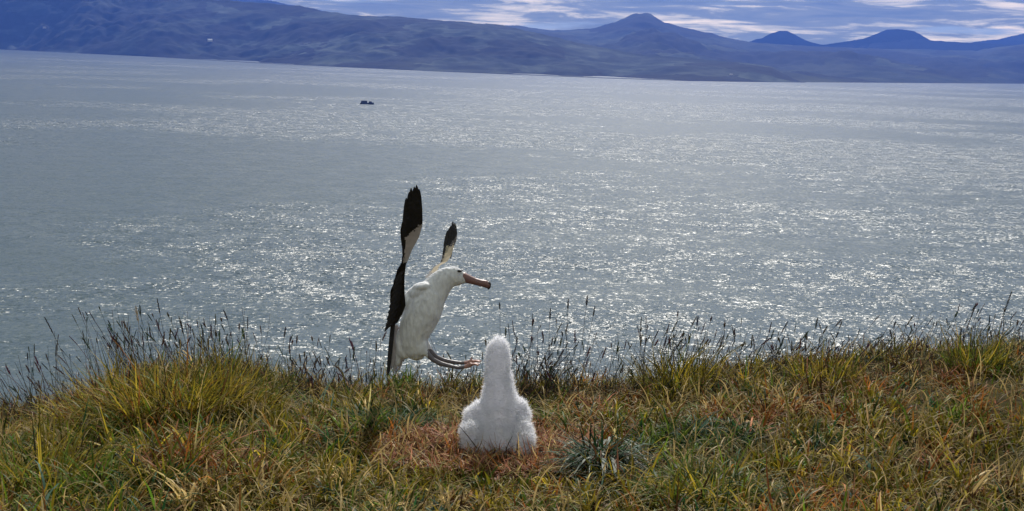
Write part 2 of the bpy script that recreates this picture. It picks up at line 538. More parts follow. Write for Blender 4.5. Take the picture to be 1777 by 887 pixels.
PW = np.array([[w.get(k, 0.15) / sum(w.values()) for k in PK] for _, _, _, w in PATCH])
PR = np.array([r for _, _, r, _ in PATCH])
GLOB = np.array([dict(olive=4, green=3.2, deep=1.2, yellow=1.8, straw=1.0, rust=0.7, brown=1.5, pink=.4, grey=.4)[k] for k in PK]); GLOB /= GLOB.sum()


def patch_weights(x, y):
    d2 = ((x[:, None] - PXY[None, :, 0]) ** 2 + (y[:, None] - PXY[None, :, 1]) ** 2) / (PR[None] * 0.48) ** 2
    w = np.exp(-d2)
    return w @ PW + 0.22 * GLOB[None]


def pick_cols(x, y, jitter=0.40):
    w = patch_weights(x, y); w /= w.sum(1, keepdims=True)
    c = np.cumsum(w, 1); u = rng.random(len(x))[:, None]
    k = np.minimum((u > c).sum(1), len(PK) - 1)
    col = PC[k] * (1 + jitter * rng.normal(size=(len(x), 1)).clip(-2, 2)) * (1 + 0.10 * rng.normal(size=(len(x), 3)).clip(-2, 2))
    return col.clip(0.005, 0.8)


def blades(base, az, length, lean, curl, width, col, tipcol=None, segs=4, twist=None, name="grass"):
    """base (n,3); lean: initial angle from vertical; curl: added angle at the tip; builds tapering strips"""
    n = len(base)
    th = lean[:, None] + curl[:, None] * (np.linspace(0, 1, segs + 1)[None] ** 1.3)
    seg = (length / segs)[:, None]
    dh = np.sin(th) * seg; dz = np.cos(th) * seg
    h = np.concatenate([np.zeros((n, 1)), np.cumsum(dh[:, :-1], 1)], 1)
    z = np.concatenate([np.zeros((n, 1)), np.cumsum(dz[:, :-1], 1)], 1)
    dx, dy = np.cos(az)[:, None], np.sin(az)[:, None]
    cx = base[:, 0:1] + h * dx; cy = base[:, 1:2] + h * dy; cz = base[:, 2:3] + z
    wa = az + math.pi / 2 + (twist if twist is not None else rng.normal(size=n) * 0.7)
    prof = np.array([0.75, 1.0, 0.9, 0.62, 0.10]) if segs == 4 else np.interp(np.linspace(0, 1, segs + 1), [0, .25, .5, .75, 1], [.75, 1, .9, .62, .10])
    w = width[:, None] * 0.5 * prof[None]
    wx, wy = np.cos(wa)[:, None] * w, np.sin(wa)[:, None] * w
    A = np.stack([cx - wx, cy - wy, cz], -1); B = np.stack([cx + wx, cy + wy, cz], -1)
    V = np.stack([A, B], 2).reshape(n, (segs + 1) * 2, 3)
    q = np.array([[2 * i, 2 * i + 1, 2 * i + 3, 2 * i + 2] for i in range(segs)])
    Q = (q[None] + (np.arange(n) * (segs + 1) * 2)[:, None, None]).reshape(-1, 4)
    if tipcol is None:
        tipcol = col
    f = np.repeat(np.linspace(0, 1, segs + 1), 2)[None, :, None]
    C = col[:, None, :] * (1 - f) + tipcol[:, None, :] * f
    return V.reshape(-1, 3), Q, C.reshape(-1, 3)


def merge(parts):
    V = []; Q = []; C = []; o = 0
    for v, q, c in parts:
        V.append(v); Q.append(q + o); C.append(c); o += len(v)
    return np.concatenate(V), np.concatenate(Q), np.concatenate(C)


m_grass = blade_mat("grass_blades")
m_dry = blade_mat("dry_stalks", 0.25, 0.6, 0.2)
NEST = px_ground(862, 789)


def tuft_blades(cx, cy, nb, rad, lmean, lean_sd, curl_mean, width, colfn, wind=0.12):
    """one tuft: blades fanning out from a small clump"""
    r = rad * np.sqrt(rng.random(nb)); a = rng.random(nb) * 2 * math.pi
    x = cx + r * np.cos(a); y = cy + r * np.sin(a)
    z = ground_z(x, y) - 0.01
    az = a + rng.normal(size=nb) * 1.0
    ln = lmean * rng.lognormal(0, 0.28, nb).clip(0.4, 1.9)
    lean = np.abs(rng.normal(0.15, lean_sd, nb)) + 0.5 * r / rad * lean_sd
    curl = rng.normal(curl_mean, 0.75, nb)
    col, tip = colfn(x, y)
    return blades(np.stack([x, y, z], 1), az, ln, lean, curl, width * rng.uniform(0.7, 1.35, nb), col, tip)


def sward_cols(x, y):
    c = pick_cols(x, y)
    t = c.copy()
    k = rng.random(len(x)) < 0.35          # dried tips
    t[k] = t[k] * 0.4 + STRAW * 0.6 * rng.uniform(0.6, 1.1, (k.sum(), 1))
    return c, t


def build_grass():
    parts = []
    # tufts
    nt_ = 1900
    y = 4.7 + (11.0 - 4.7) * rng.random(nt_)
    x = (rng.random(nt_) * 2 - 1) * (0.50 * y + 0.5)
    lush = vnoise(x, y, 0.8, 21, 3)
    for i in range(nt_):
        dn = math.hypot(x[i] - NEST.x, (y[i] - NEST.y))
        if dn < 0.36 or (abs(x[i] - NEST.x) < 0.75 and abs(y[i] - NEST.y) < 0.28):
            continue
        k = 1 + 0.6 * lush[i]
        if lush[i] < -0.42: continue
        front = (y[i] < NEST.y and abs(x[i] - NEST.x - 0.02 * (NEST.y - y[i])) < 0.45)
        pxl = CX + F * x[i] / y[i]
        lm = (0.145 + 0.05 * max(0.0, 1 - abs(pxl - 300) / 260) + 0.03 * max(0, 1 - abs(pxl - 1200) / 120)) * k * random.uniform(0.75, 1.3)
        if front: lm = min(lm, 0.09)
        if y[i] > 9.0: lm *= 0.9
        wk = patch_weights(x[i:i + 1], y[i:i + 1])[0]; kk = rng.choice(len(PK), p=wk / wk.sum())
        bright = random.uniform(0.5, 1.55)

        def clump(xx, yy, kk=kk, bright=bright):
            c, t = sward_cols(xx, yy)
            m_ = rng.random(len(xx)) < 0.68
            cc = PC[kk] * bright * (1 + 0.33 * rng.normal(size=(len(xx), 1)).clip(-2, 2))
            c = np.where(m_[:, None], cc, c); t = np.where(m_[:, None], cc * 1.15, t)
            return c, t
        parts.append(tuft_blades(x[i], y[i], int(34 * random.uniform(0.6, 1.4)), random.uniform(0.04, 0.10), lm, 0.60, 1.3, 0.0118, clump))
    # short cover between the tufts, lying litter
    n = 26000
    y = 4.6 + (11.2 - 4.6) * rng.random(n); x = (rng.random(n) * 2 - 1) * (0.50 * y + 0.5)
    b = np.stack([x, y, ground_z(x, y) - 0.005], 1)
    c, t = sward_cols(x, y)
    parts.append(blades(b, rng.random(n) * 6.283, rng.uniform(0.04, 0.12, n), np.abs(rng.normal(0.5, 0.4, n)), rng.normal(0.7, 0.6, n), rng.uniform(0.005, 0.010, n), c, t))
    n = 9000
    y = 4.6 + (10.6 - 4.6) * rng.random(n); x = (rng.random(n) * 2 - 1) * (0.50 * y + 0.5)
    b = np.stack([x, y, ground_z(x, y) + rng.uniform(0.0, 0.085, n)], 1)
    pw = pick_cols(x, y)
    st = STRAW[None] * rng.uniform(0.35, 1.0, (n, 1))
    mixf = rng.random((n, 1)) * 0.8
    c = pw * (1 - mixf) + st * mixf
    parts.append(blades(b, rng.random(n) * 6.283, rng.uniform(0.08, 0.24, n), rng.normal(1.45, 0.25, n), rng.normal(0.2, 0.35, n), rng.uniform(0.003, 0.006, n), c, c))
    # long arching dry blades
    n = 4200
    y = 4.8 + (10.4 - 4.8) * rng.random(n); x = (rng.random(n) * 2 - 1) * (0.50 * y + 0.5)
    keep = ~((np.abs(x - NEST.x) < 0.5) & (y < NEST.y + 0.3) & (y > NEST.y - 1.0))
    x, y = x[keep], y[keep]; n = len(x)
    b = np.stack([x, y, ground_z(x, y)], 1)
    c = STRAW[None] * rng.uniform(0.5, 1.25, (n, 1)) * np.array([[1, 1, 1]])
    parts.append(blades(b, rng.random(n) * 6.283, rng.uniform(0.2, 0.36, n), np.abs(rng.normal(0.35, 0.3, n)), rng.uniform(0.8, 2.1, n), rng.uniform(0.005, 0.010, n), c, c, segs=7))
    V, Q, C = merge(parts)
    me = np_mesh("grass", V, Q, C)
    o = link_mesh("grass", me, m_grass)
    tag(o, "matted olive, straw and rust coloured grass covering the headland", "grass", kind='stuff')


build_grass()


# seed stalks ----------------------------------------------------------
def stalk_geo(base, tip, bend, head_len, head_w, col, r0=0.0016):
    """a stem (three sided tube) and its seed head (spiky spindle) as numpy pieces"""
    base = np.array(base, float); tip = np.array(tip, float)
    n = 7
    s = np.linspace(0, 1, n)[:, None]
    side = np.array([bend, 0.3 * bend, 0.0])
    pts = base + (tip - base) * s + side[None] * (s * (1 - s)) * 1.6
    tan = np.gradient(pts, axis=0); tan /= np.linalg.norm(tan, axis=1, keepdims=True)
    V = []; Q = []
    for i in range(n):
        a = np.cross(tan[i], [0, 1, 0.1]); a /= np.linalg.norm(a); b = np.cross(tan[i], a)
        for k in range(3):
            an = k * 2.094
            V.append(pts[i] + (a * math.cos(an) + b * math.sin(an)) * r0 * (1.1 - 0.5 * i / n))
    for i in range(n - 1):
        for k in range(3):
            Q.append((i * 3 + k, i * 3 + (k + 1) % 3, (i + 1) * 3 + (k + 1) % 3, (i + 1) * 3 + k))
    stem = (np.array(V), np.array(Q), np.tile(np.array(col), (len(V), 1)))
    # head: many little spikelets round the top of the stem
    V = []; Q = []; C = []
    t0 = max(0.02, 1 - head_len / np.linalg.norm(tip - base))
    ns = int(16 + head_len * 160)
    for j in range(ns):
        f = j / ns
        u = t0 + (1 - t0) * f
        c = base + (tip - base) * u + side * (u * (1 - u)) * 1.6
        tv = tan[-1]
        w = head_w * (math.sin(math.pi * min(1, f * 0.9 + 0.12)) ** 0.6)
        an = j * 2.4
        a = np.cross(tv, [0, 1, 0.1]); a /= np.linalg.norm(a); b = np.cross(tv, a)
        out = a * math.cos(an) + b * math.sin(an)
        ln = 0.012 + head_w * 0.9
        p1 = c + tv * ln + out * w
        sd_ = np.cross(out, tv) * 0.0022
        o = len(V)
        V += [c - sd_, c + sd_, p1 + sd_ * 1.1 + out * 0.001, p1 - sd_ * 1.1 + out * 0.001]
        Q.append((o, o + 1, o + 2, o + 3))
        cc = np.array(col) * random.uniform(0.7, 1.5)
        C += [cc] * 4
    return stem, (np.array(V), np.array(Q), np.array(C))


STALK_COL = (0.036, 0.026, 0.022)


def crest_base(px, jitter=0.5):
    y = CREST_Y + random.uniform(-jitter, 0.35)
    x = (px - CX) / F * y / 1.02
    return gpt(x, y)


def build_stalks():
    parts = []
    zones = [  # px range, tip py range, count
        (-60, 150, 560, 700, 240), (150, 430, 528, 600, 260), (430, 660, 570, 660, 170), (740, 870, 565, 650, 30), (870, 1010, 540, 650, 110), (900, 1130, 550, 660, 130),
        (1120, 1260, 540, 600, 85), (1250, 1560, 545, 605, 115), (1560, 1830, 520, 580, 90)]
    for a, b, t0, t1, n in zones:
        for _ in range(n):
            px = random.uniform(a, b)
            dn_ = float(vnoise(np.array([px]), np.array([0.0]), 90, 31, 3)[0])
            if dn_ < random.uniform(-0.75, 0.10): continue
            f = random.random() ** (0.6 if dn_ < 0.2 else 0.4)
            py = t0 + (t1 - t0) * f
            g = crest_base(px)
            lean = random.gauss(0, 24)
            tip = at_y(px + lean, py, g.y + random.uniform(-0.08, 0.08))
            if tip.z < g.z + 0.08: continue
            s, h = stalk_geo(g, tip, random.gauss(0, 0.07), random.uniform(0.02, 0.10), random.choice([0.002, 0.004, 0.009]), tuple(c * random.uniform(0.6, 3.0) for c in STALK_COL), random.uniform(0.0014, 0.0024))
            parts.append(s)
            if random.random() < 0.65: parts.append(h)
    # bare wiry stems, denser, along the edge
    for _ in range(1300):
        px = random.uniform(-60, 1830)
        g = crest_base(px, 0.7)
        hgt = random.uniform(0.10, 0.27)
        tip = g + Vector((random.gauss(0, 0.045), random.gauss(0, 0.03), hgt))
        s, h = stalk_geo(g, tip, random.gauss(0, 0.03), 0.03, 0.002, tuple(c * random.uniform(0.8, 3.0) for c in STALK_COL), 0.0018)
        parts.append(s)
        if random.random() < 0.3: parts.append(h)
    V, Q, C = merge(parts)
    o = link_mesh("seeding_grass", np_mesh("seeding_grass", V, Q, C), m_dry)
    tag(o, "dark wiry seeding grass stems fringing the cliff edge against the water", "grass", kind='stuff')


build_stalks()


def stalk_thing(px_b, px_t, py_t, bend, hl, hw, label, pale=False, y=None):
    g = crest_base(px_b, 0.15)
    if y: g = gpt((px_b - CX) / F * y / 1.02, y)
    tip = at_y(px_t, py_t, g.y)
    col = (0.30, 0.24, 0.17) if pale else (0.03, 0.022, 0.022)
    s, h = stalk_geo(g, tip, bend, hl, hw, col, 0.0024)
    root = link_mesh("seed_stalk", np_mesh("seed_stalk", *s), m_dry, loc=g)
    tag(root, label, "grass stalk", "tall seed stalks standing out above the cliff edge")
    hd = np_mesh("seed_head", *h)
    link_mesh("seed_head", hd, m_dry, parent=root)


stalk_thing(1768, 1755, 508, -0.03, 0.17, 0.010, "tallest dark seed stalk at the far right edge, leaning left")
stalk_thing(1704, 1693, 528, 0.0, 0.12, 0.007, "dark upright seed stalk over the bright tuft near the right edge")
stalk_thing(1010, 1019, 517, 0.02, 0.075, 0.014, "seed stalk with a broad dark head, highest right of the chick")
stalk_thing(992, 986, 522, 0.0, 0.08, 0.010, "straight seed stalk with a narrow dark head left of the broad headed one")
stalk_thing(1020, 1032, 534, 0.0, 0.08, 0.008, "slanting seed stalk just right of the broad headed one")
stalk_thing(960, 955, 538, 0.0, 0.09, 0.009, "thin dark seed stalk standing apart, midway between the chick's head and the broad headed stalk")
stalk_thing(232, 236, 535, 0.0, 0.12, 0.018, "feathery pale seed head above the big left tussock", True)
stalk_thing(276, 273, 520, 0.0, 0.12, 0.007, "tall slim dark seed stalk above the big left tussock")
stalk_thing(318, 311, 552, 0.0, 0.14, 0.010, "thick dark seed head right of the pale feathery one")
stalk_thing(402, 430, 552, 0.03, 0.10, 0.005, "lone thin seed stalk leaning right, between the left tussock and the adult bird")
stalk_thing(112, 78, 552, 0.05, 0.14, 0.007, "dark seed stalk leaning far left over the water at left")
stalk_thing(1348, 1366, 560, 0.0, 0.10, 0.006, "crooked forked stalk leaning right on the right hand cliff edge")
stalk_thing(870, 867, 528, 0.03, 0.05, 0.006, "short tipped thin stalk rising directly behind the chick's head")


# ---------------------------------------------------------------- tussocks
def tussock(px, py, nb, rad, ln, curl, width, weights, label, cat="tussock", lean=0.45, lean0=0.1, name="grass_tussock", pile=0.0):
    g = px_ground(px, py)
    w = np.array([weights.get(k, 0.0) for k in PK], float); w /= w.sum()

    def cf(x, y):
        k = rng.choice(len(PK), size=len(x), p=w)
        c = PC[k] * (1 + 0.42 * rng.normal(size=(len(x), 1)).clip(-2, 2))
        t = c * 0.8 + STRAW * (0.0 if pile else 0.25) * rng.random((len(x), 1))
        return c.clip(0.01, .7), t.clip(0.01, .7)
    r = rad * np.sqrt(rng.random(nb)); a = rng.random(nb) * 2 * math.pi
    x = g.x + r * np.cos(a); y = g.y + r * np.sin(a)
    z = ground_z(x, y) + pile * (1 - (r / rad) ** 2)
    az = a + rng.normal(size=nb) * 0.85
    l = ln * rng.lognormal(-0.05, 0.33, nb).clip(0.35, 1.8)
    c, t = cf(x, y)
    v, q, cc = blades(np.stack([x, y, z], 1), az, l, np.abs(rng.normal(lean0, 0.30, nb)) + lean * r / rad, rng.normal(curl, 0.7, nb), width * 1.45 * rng.uniform(0.6, 1.35, nb), c, t, segs=6)
    o = link_mesh(name, np_mesh(name, v, q, cc), m_grass, loc=g)
    tag(o, label, cat, "larger grass tussocks on the headland")
    return o


tussock(290, 722, 1224, 0.45, 0.36, 0.9, 0.0065, dict(olive=5, yellow=4, green=2, rust=1, straw=.6), "tall olive and yellow grass tussock on the left, the biggest of them")
tussock(185, 728, 504, 0.30, 0.33, 1.0, 0.006, dict(olive=3, yellow=3, rust=3, green=1), "rusty olive tussock on the left shoulder of the biggest one")
tussock(395, 712, 576, 0.32, 0.30, 1.0, 0.006, dict(olive=4, yellow=3, green=2), "yellow green tussock on the right shoulder of the biggest one")
tussock(60, 850, 648, 0.35, 0.30, 1.1, 0.007, dict(green=4, olive=3, yellow=3), "bright yellow green tussock in the bottom left corner")
tussock(690, 752, 374, 0.20, 0.20, 1.3, 0.0065, dict(deep=6, green=2, grey=1.5), "dark blue green tussock left of the chick")
tussock(1225, 868, 576, 0.32, 0.21, 1.5, 0.007, dict(green=5, deep=3, olive=2, yellow=1), "fresh green drooping tussock at the bottom, right of the dark flattened clump")
tussock(1235, 765, 360, 0.30, 0.15, 1.4, 0.006, dict(deep=5, green=3, grey=1), "dark green tussock just uphill of the fresh green drooping one")
tussock(1175, 682, 504, 0.30, 0.32, 0.8, 0.006, dict(olive=4, yellow=3, green=2), "olive tussock at the cliff edge right of the chick")
tussock(1690, 642, 324, 0.22, 0.24, 0.6, 0.006, dict(green=4, yellow=4, olive=2), "bright yellow green tussock on the right hand cliff edge")
tussock(1430, 665, 302, 0.25, 0.22, 0.7, 0.006, dict(olive=4, yellow=3, green=1), "olive yellow tussock in the middle of the right hand cliff edge")
# the flattened dark clump with pale fallen blades
tussock(1045, 825, 800, 0.21, 0.20, 0.7, 0.007, dict(deep=5, grey=2.0, brown=2.5), "dark flattened grey green clump with pale fallen blades right of the nest", lean=0.7, lean0=0.9, pile=0.14)


def fallen_blades():
    g = px_ground(1045, 800)
    pts = []
    for (bx, by, tx, ty) in [(1024, 800, 1022, 832), (1040, 792, 1050, 834), (1048, 796, 1048, 822), (1036, 784, 1033, 797), (1056, 780, 1054, 800), (1066, 800, 1115, 824), (1062, 778, 1128, 818), (1072, 782, 1120, 800), (1086, 808, 1088, 826), (1006, 806, 970, 828), (1000, 790, 965, 800)]:
        pts.append((bx, by, tx, ty))
    for _ in range(22):
        a0 = random.uniform(0, 6.28); bx = 1045 + 30 * math.cos(a0); by = 806 + 12 * math.sin(a0)
        pts.append((bx, by, bx + 42 * math.cos(a0) + random.uniform(-12, 12), by + 16 * math.sin(a0) + random.uniform(0, 14)))
    V = []; Q = []; C = []
    for bx, by, tx, ty in pts:
        a = px_ground(bx, by + 14); b = px_ground(tx, ty + 10)
        a.z += 0.13; b.z += 0.07
        d = (b - a); s = Vector((0, 0, 1)).cross(d).normalized() * 0.006
        if abs(d.x) < 0.05: s = Vector((0.007, 0, 0))
        o = len(V)
        for i in range(5):
            f = i / 4; c = a + d * f + Vector((0, 0, 0.03 * math.sin(f * math.pi)))
            w = [0.5, 1, 1.1, 0.9, 0.3][i]
            V += [c - s * w, c + s * w]
        for i in range(4): Q.append((o + 2 * i, o + 2 * i + 1, o + 2 * i + 3, o + 2 * i + 2))
        sh_ = random.uniform(0.45, 1.0); C += [(0.40 * sh_, 0.44 * sh_, 0.38 * sh_)] * 10
    return V, Q, C


_v, _q, _cc = fallen_blades()
_cl = [o for o in COL.objects if o.get('label', '').startswith('dark flattened')][0]
link_mesh("dead_blades", np_mesh("dead_blades", np.array([tuple(v) for v in _v]), np.array(_q), np.array(_cc)), m_grass, parent=_cl)


# ---------------------------------------------------------------- nest
def build_nest():
    root = empty("nest", NEST, "low nest of dry reddish grass and straw beneath the chick", "nest")
    n = 6500
    # mound
    nr, na = 10, 48
    V = []; Q = []
    for i in range(nr):
        f = i / (nr - 1); r = 0.40 * f
        for k in range(na):
            a = k / na * 2 * math.pi
            x = NEST.x + r * 1.15 * math.cos(a); y = NEST.y + r * math.sin(a)
            hgt = (0.05 if math.sin(a) > -0.2 else 0.015) * math.exp(-((f - 0.62) / 0.28) ** 2) + 0.012 * mnoise.noise(Vector((x * 9, y * 9, 0)))
            V.append((x, y, float(ground_z(x, y)) + (hgt if i < nr - 1 else -0.02)))
    for i in range(nr - 1):
        for k in range(na):
            Q.append((i * na + k, i * na + (k + 1) % na, (i + 1) * na + (k + 1) % na, (i + 1) * na + k))
    link_mesh("mound", np_mesh("mound", V, Q), plain("nest_soil", (0.10, 0.05, 0.03), 0.95, 0.1, 0.5, 30, 0.5), parent=root, smooth=True)
    r = 0.62 * np.sqrt(rng.random(n)); a = rng.random(n) * 6.283
    x = NEST.x + r * 1.25 * np.cos(a); y = NEST.y + r * 0.8 * np.sin(a)
    z = ground_z(x, y) + rng.uniform(0, 0.02, n) + np.where(np.sin(a) > -0.2, 0.05, 0.01) * np.exp(-((r - 0.27) / 0.14) ** 2) + rng.uniform(0, 0.03, n)
    k = rng.choice(4, size=n, p=[.36, .22, .32, .10])
    c = (np.array([PAL['pink'], PAL['rust'], PAL['straw'], PAL['brown']]) * 0.95)[k] * rng.uniform(0.35, 1.45, (n, 1))
    v, q, cc = blades(np.stack([x, y, z], 1), rng.random(n) * 6.283, rng.uniform(0.06, 0.20, n), rng.normal(1.25, 0.35, n), rng.normal(0.4, 0.6, n), rng.uniform(0.005, 0.011, n), c)
    link_mesh("straw", np_mesh("straw", v, q, cc), m_grass, parent=root)


build_nest()


def stick(name, pts, r, m, label, cat, group=None):
    cu = bpy.data.curves.new(name, 'CURVE'); cu.dimensions = '3D'; cu.bevel_depth = r; cu.bevel_resolution = 2
    sp = cu.splines.new('POLY'); sp.points.add(len(pts) - 1)
    for i, p in enumerate(pts):
        sp.points[i].co = (*p, 1); sp.points[i].radius = 1.0 - 0.6 * i / (len(pts) - 1)
    tmp = bpy.data.objects.new(name, cu); COL.objects.link(tmp)
    me = bpy.data.meshes.new_from_object(tmp.evaluated_get(bpy.context.evaluated_depsgraph_get()))
    bpy.data.objects.remove(tmp)
    me.name = name; me.materials.clear()
    o = link_mesh(name, me, m, loc=pts[0])
    tag(o, label, cat, group)
    return o


m_stick = plain("dark_twig", (0.035, 0.026, 0.022), 0.7, 0.2)
m_pale = plain("bleached_twig", (0.36, 0.28, 0.20), 0.7, 0.2)
CH_D = None


def dpt(px, py, d): return P(px, py, d)


# ---------------------------------------------------------------- voxel bodies
def blob_mesh(name, blobs, voxel, smooth_it=6, extra=None):
    """join ellipsoids (centre, (rx,ry,rz), rotation matrix or None) and voxel remesh them into ONE surface"""
    bm = bmesh.new()
    for b in blobs:
        c, r = b[0], b[1]
        rad = (r, r, r) if isinstance(r, (int, float)) else r
        M = Matrix.Translation(c) @ (b[2].to_4x4() if len(b) > 2 and b[2] is not None else Matrix.Identity(4)) @ Matrix.Diagonal((*rad, 1))
        bmesh.ops.create_icosphere(bm, subdivisions=3, radius=1, matrix=M)
    if extra: extra(bm)
    me = bpy.data.meshes.new(name); bm.to_mesh(me); bm.free()
    tmp = bpy.data.objects.new(name, me); COL.objects.link(tmp)
    md = tmp.modifiers.new('r', 'REMESH'); md.mode = 'VOXEL'; md.voxel_size = voxel; md.use_smooth_shade = True
    if smooth_it:
        sm = tmp.modifiers.new('s', 'SMOOTH'); sm.factor = 0.5; sm.iterations = smooth_it
    res = bpy.data.meshes.new_from_object(tmp.evaluated_get(bpy.context.evaluated_depsgraph_get()))
    bpy.data.objects.remove(tmp)
    res.name = name; res.materials.clear()
    return res


def chain(pts, n=8):
    """interpolate [(Vector, r)] into a dense row of spheres"""
    out = []
    for (a, ra), (b, rb) in zip(pts[:-1], pts[1:]):
        for i in range(n):
            f = i / n
            out.append((a.lerp(b, f), ra * (1 - f) + rb * f))
    out.append(pts[-1])
    return out


# ---------------------------------------------------------------- chick
def build_chick():
    D = (CR.transposed() @ (NEST - Vector((0, 0, CAM_Z)))).z * -1
    global CH_D
    CH_D = D
    u = D / F                     # metres per photo pixel at the chick
    base = gpt(NEST.x, NEST.y)
    fw = Vector((0, 1, 0))        # the chick faces the sea, away from the viewer
    root = empty("albatross_chick", base, "fluffy white albatross chick sitting upright on its nest, facing the sea", "chick")

    def c(px, py, off=0.0): return P(px, py, D) + fw * off
    bl = []

    def col_(px, py, w, dp, off=0.0, h=None):
        bl.append((c(px, py, off), (w * u, dp * u, (h or w) * u)))
    # head
    col_(864.5, 607, 18, 21, 0.02, 17); col_(864.5, 594.5, 9.5, 14, 0.035, 7)
    _cs = [(864, 622, 22.5, 25, 0.015), (865, 640, 24.5, 26, 0.0), (865, 658, 26.5, 28, 0.0), (866, 676, 29.5, 31, 0.0), (867, 694, 33.5, 36, 0.0), (867, 712, 39, 44, 0.01), (866, 730, 44, 56, 0.02), (865, 748, 48, 64, 0.03), (865, 762, 50, 66, 0.03)]
    for a0, b0 in zip(_cs[:-1], _cs[1:]):
        for k in range(4):
            px, py, w, dp, off = [p_ * (1 - k / 4) + q_ * k / 4 for p_, q_ in zip(a0, b0)]
            col_(px, py, w - (6.5 if py > 635 else 3.5), dp - 3, off, 20)
    # folded wings and thighs
    for px, py, w, off in [(832, 707, 11, 0.0), (825, 722, 16, 0), (821, 742, 19, -0.08), (820, 760, 17, -0.08), (901, 707, 12, 0), (905, 721, 14, 0.0), (903, 738, 17, -0.07), (905, 755, 21, -0.10)]:
        col_(px, py, w, w * 1.3, off, w * 1.05)
    for px, py, w in [(846, 765, 20), (880, 765, 18), (862, 752, 22)]:
        col_(px, py, w, w, -0.12, w * 1.1)
    me = blob_mesh("body", bl, 0.008, 3)
    # lumpy down
    for v in me.vertices:
        nrm = v.normal
        q = v.co
        v.co = q + nrm * (0.013 * mnoise.noise(q * 14) + 0.009 * mnoise.noise(q * 34))
    me.update()
    mt, t, L = mat("chick_down")
    out = N(t, 'ShaderNodeOutputMaterial')
    d = N(t, 'ShaderNodeBsdfDiffuse'); tr = N(t, 'ShaderNodeBsdfTranslucent')
    tcn = N(t, 'ShaderNodeTexCoord'); nn = N(t, 'ShaderNodeTexNoise', i_Scale=16.0, i_Detail=5.0)
    L(tcn.outputs['Object'], nn.inputs['Vector'])
    cr = N(t, 'ShaderNodeValToRGB'); e = cr.color_ramp.elements
    e[0].position = 0.3; e[0].color = (0.82, 0.83, 0.87, 1); e[1].position = 0.7; e[1].color = (0.93, 0.93, 0.96, 1)
    L(nn.outputs['Fac'], cr.inputs[0])
    L(cr.outputs[0], d.inputs[0]); L(cr.outputs[0], tr.inputs[0])
    ms = N(t, 'ShaderNodeMixShader'); ms.inputs[0].default_value = 0.6
    L(d.outputs[0], ms.inputs[1]); L(tr.outputs[0], ms.inputs[2]); L(ms.outputs[0], out.inputs[0])
    m_skin = plain("chick_skin", (0.90, 0.90, 0.94), 0.9, 0.05, 0.04, 14, transl=0.80)
    # down: fine fibres over the whole body, a child mesh
    co = np.zeros(len(me.vertices) * 3); me.vertices.foreach_get('co', co); co = co.reshape(-1, 3)
    no = np.array([tuple(v.normal) for v in me.vertices])
    nf = 70000
    k = rng.integers(0, len(co), nf)
    p = co[k] + rng.normal(size=(nf, 3)) * 0.004
    nz_ = no[k]
    dr = nz_ + rng.normal(size=(nf, 3)) * 0.45 + np.array([0, 0, -0.15])
    dr /= np.linalg.norm(dr, axis=1, keepdims=True)
    ln = rng.uniform(0.009, 0.024, nf)[:, None]
    ln *= np.where(p[:, 2:3] > base.z + 0.50, 0.6, 1.0)
    sd_ = np.cross(dr, rng.normal(size=(nf, 3))); sd_ /= np.linalg.norm(sd_, axis=1, keepdims=True); sd_ *= 0.0009
    bend = rng.normal(size=(nf, 3)) * 0.003
    V = np.stack([p - sd_, p + sd_, p + dr * ln * 0.6 + sd_ * 0.8 + bend, p + dr * ln * 0.6 - sd_ * 0.8 + bend, p + dr * ln + sd_ * .15 + bend * 2, p + dr * ln - sd_ * .15 + bend * 2], 1).reshape(-1, 3)
    q = np.array([[0, 1, 2, 3], [3, 2, 4, 5]])
    Q = (q[None] + (np.arange(nf) * 6)[:, None, None]).reshape(-1, 4)
    body = link_mesh("body", me, m_skin, parent=root, smooth=True)
    link_mesh("down", np_mesh("down", V, Q), mt, parent=root)
    # face, on the seaward side: bill and eyes
    hc = c(864.5, 604, 0.02)
    mb = plain("chick_bill", (0.30, 0.26, 0.24), 0.5, 0.4, 0.15, 40)
    pts = chain([(hc + Vector((0, 0.07, 0.005)), 0.018), (hc + Vector((0, 0.12, 0.004)), 0.013), (hc + Vector((0, 0.165, 0.0)), 0.010), (hc + Vector((0, 0.175, -0.012)), 0.006)], 6)
    link_mesh("bill", blob_mesh("bill", pts, 0.003, 3), mb, parent=root, smooth=True)
    me_eye = plain("bird_eye", (0.01, 0.008, 0.008), 0.1, 0.6)
    for s in (-1, 1):
        link_mesh("eye", blob_mesh("eye", [(hc + Vector((s * 0.054, 0.050, 0.012)), 0.011)], 0.003, 1), me_eye, parent=root, smooth=True)
    return root


chick = build_chick()

# thin stems in front of the chick, crossing sticks right of the nest
stick("dry_stem", [P(828, 778, CH_D - 0.32), P(812, 757, CH_D - 0.34), P(795, 737, CH_D - 0.36)], 0.0032, m_stick, "dark bent stem crossing the chick's lower left side", "stem", "bare stems in front of the chick")
stick("dry_stem", [P(878, 780, CH_D - 0.35), P(883, 768, CH_D - 0.36), P(889, 757, CH_D - 0.37)], 0.0030, m_stick, "short dark stem leaning right in front of the chick", "stem", "bare stems in front of the chick")
stick("dry_stem", [P(862, 780, CH_D - 0.33), P(860, 766, CH_D - 0.34), P(858, 750, CH_D - 0.34)], 0.0018, m_pale, "thin pale upright stem in front of the chick's middle", "stem", "bare stems in front of the chick")
stick("dry_stem", [P(811, 788, CH_D - 0.40), P(813, 776, CH_D - 0.40), P(814, 766, CH_D - 0.40)], 0.0030, m_pale, "short pale stem at the chick's lower left", "stem", "bare stems in front of the chick")
g_ = px_ground(1108, 765); dd = (CR.transposed() @ (g_ - Vector((0, 0, CAM_Z)))).z * -1 - 0.15
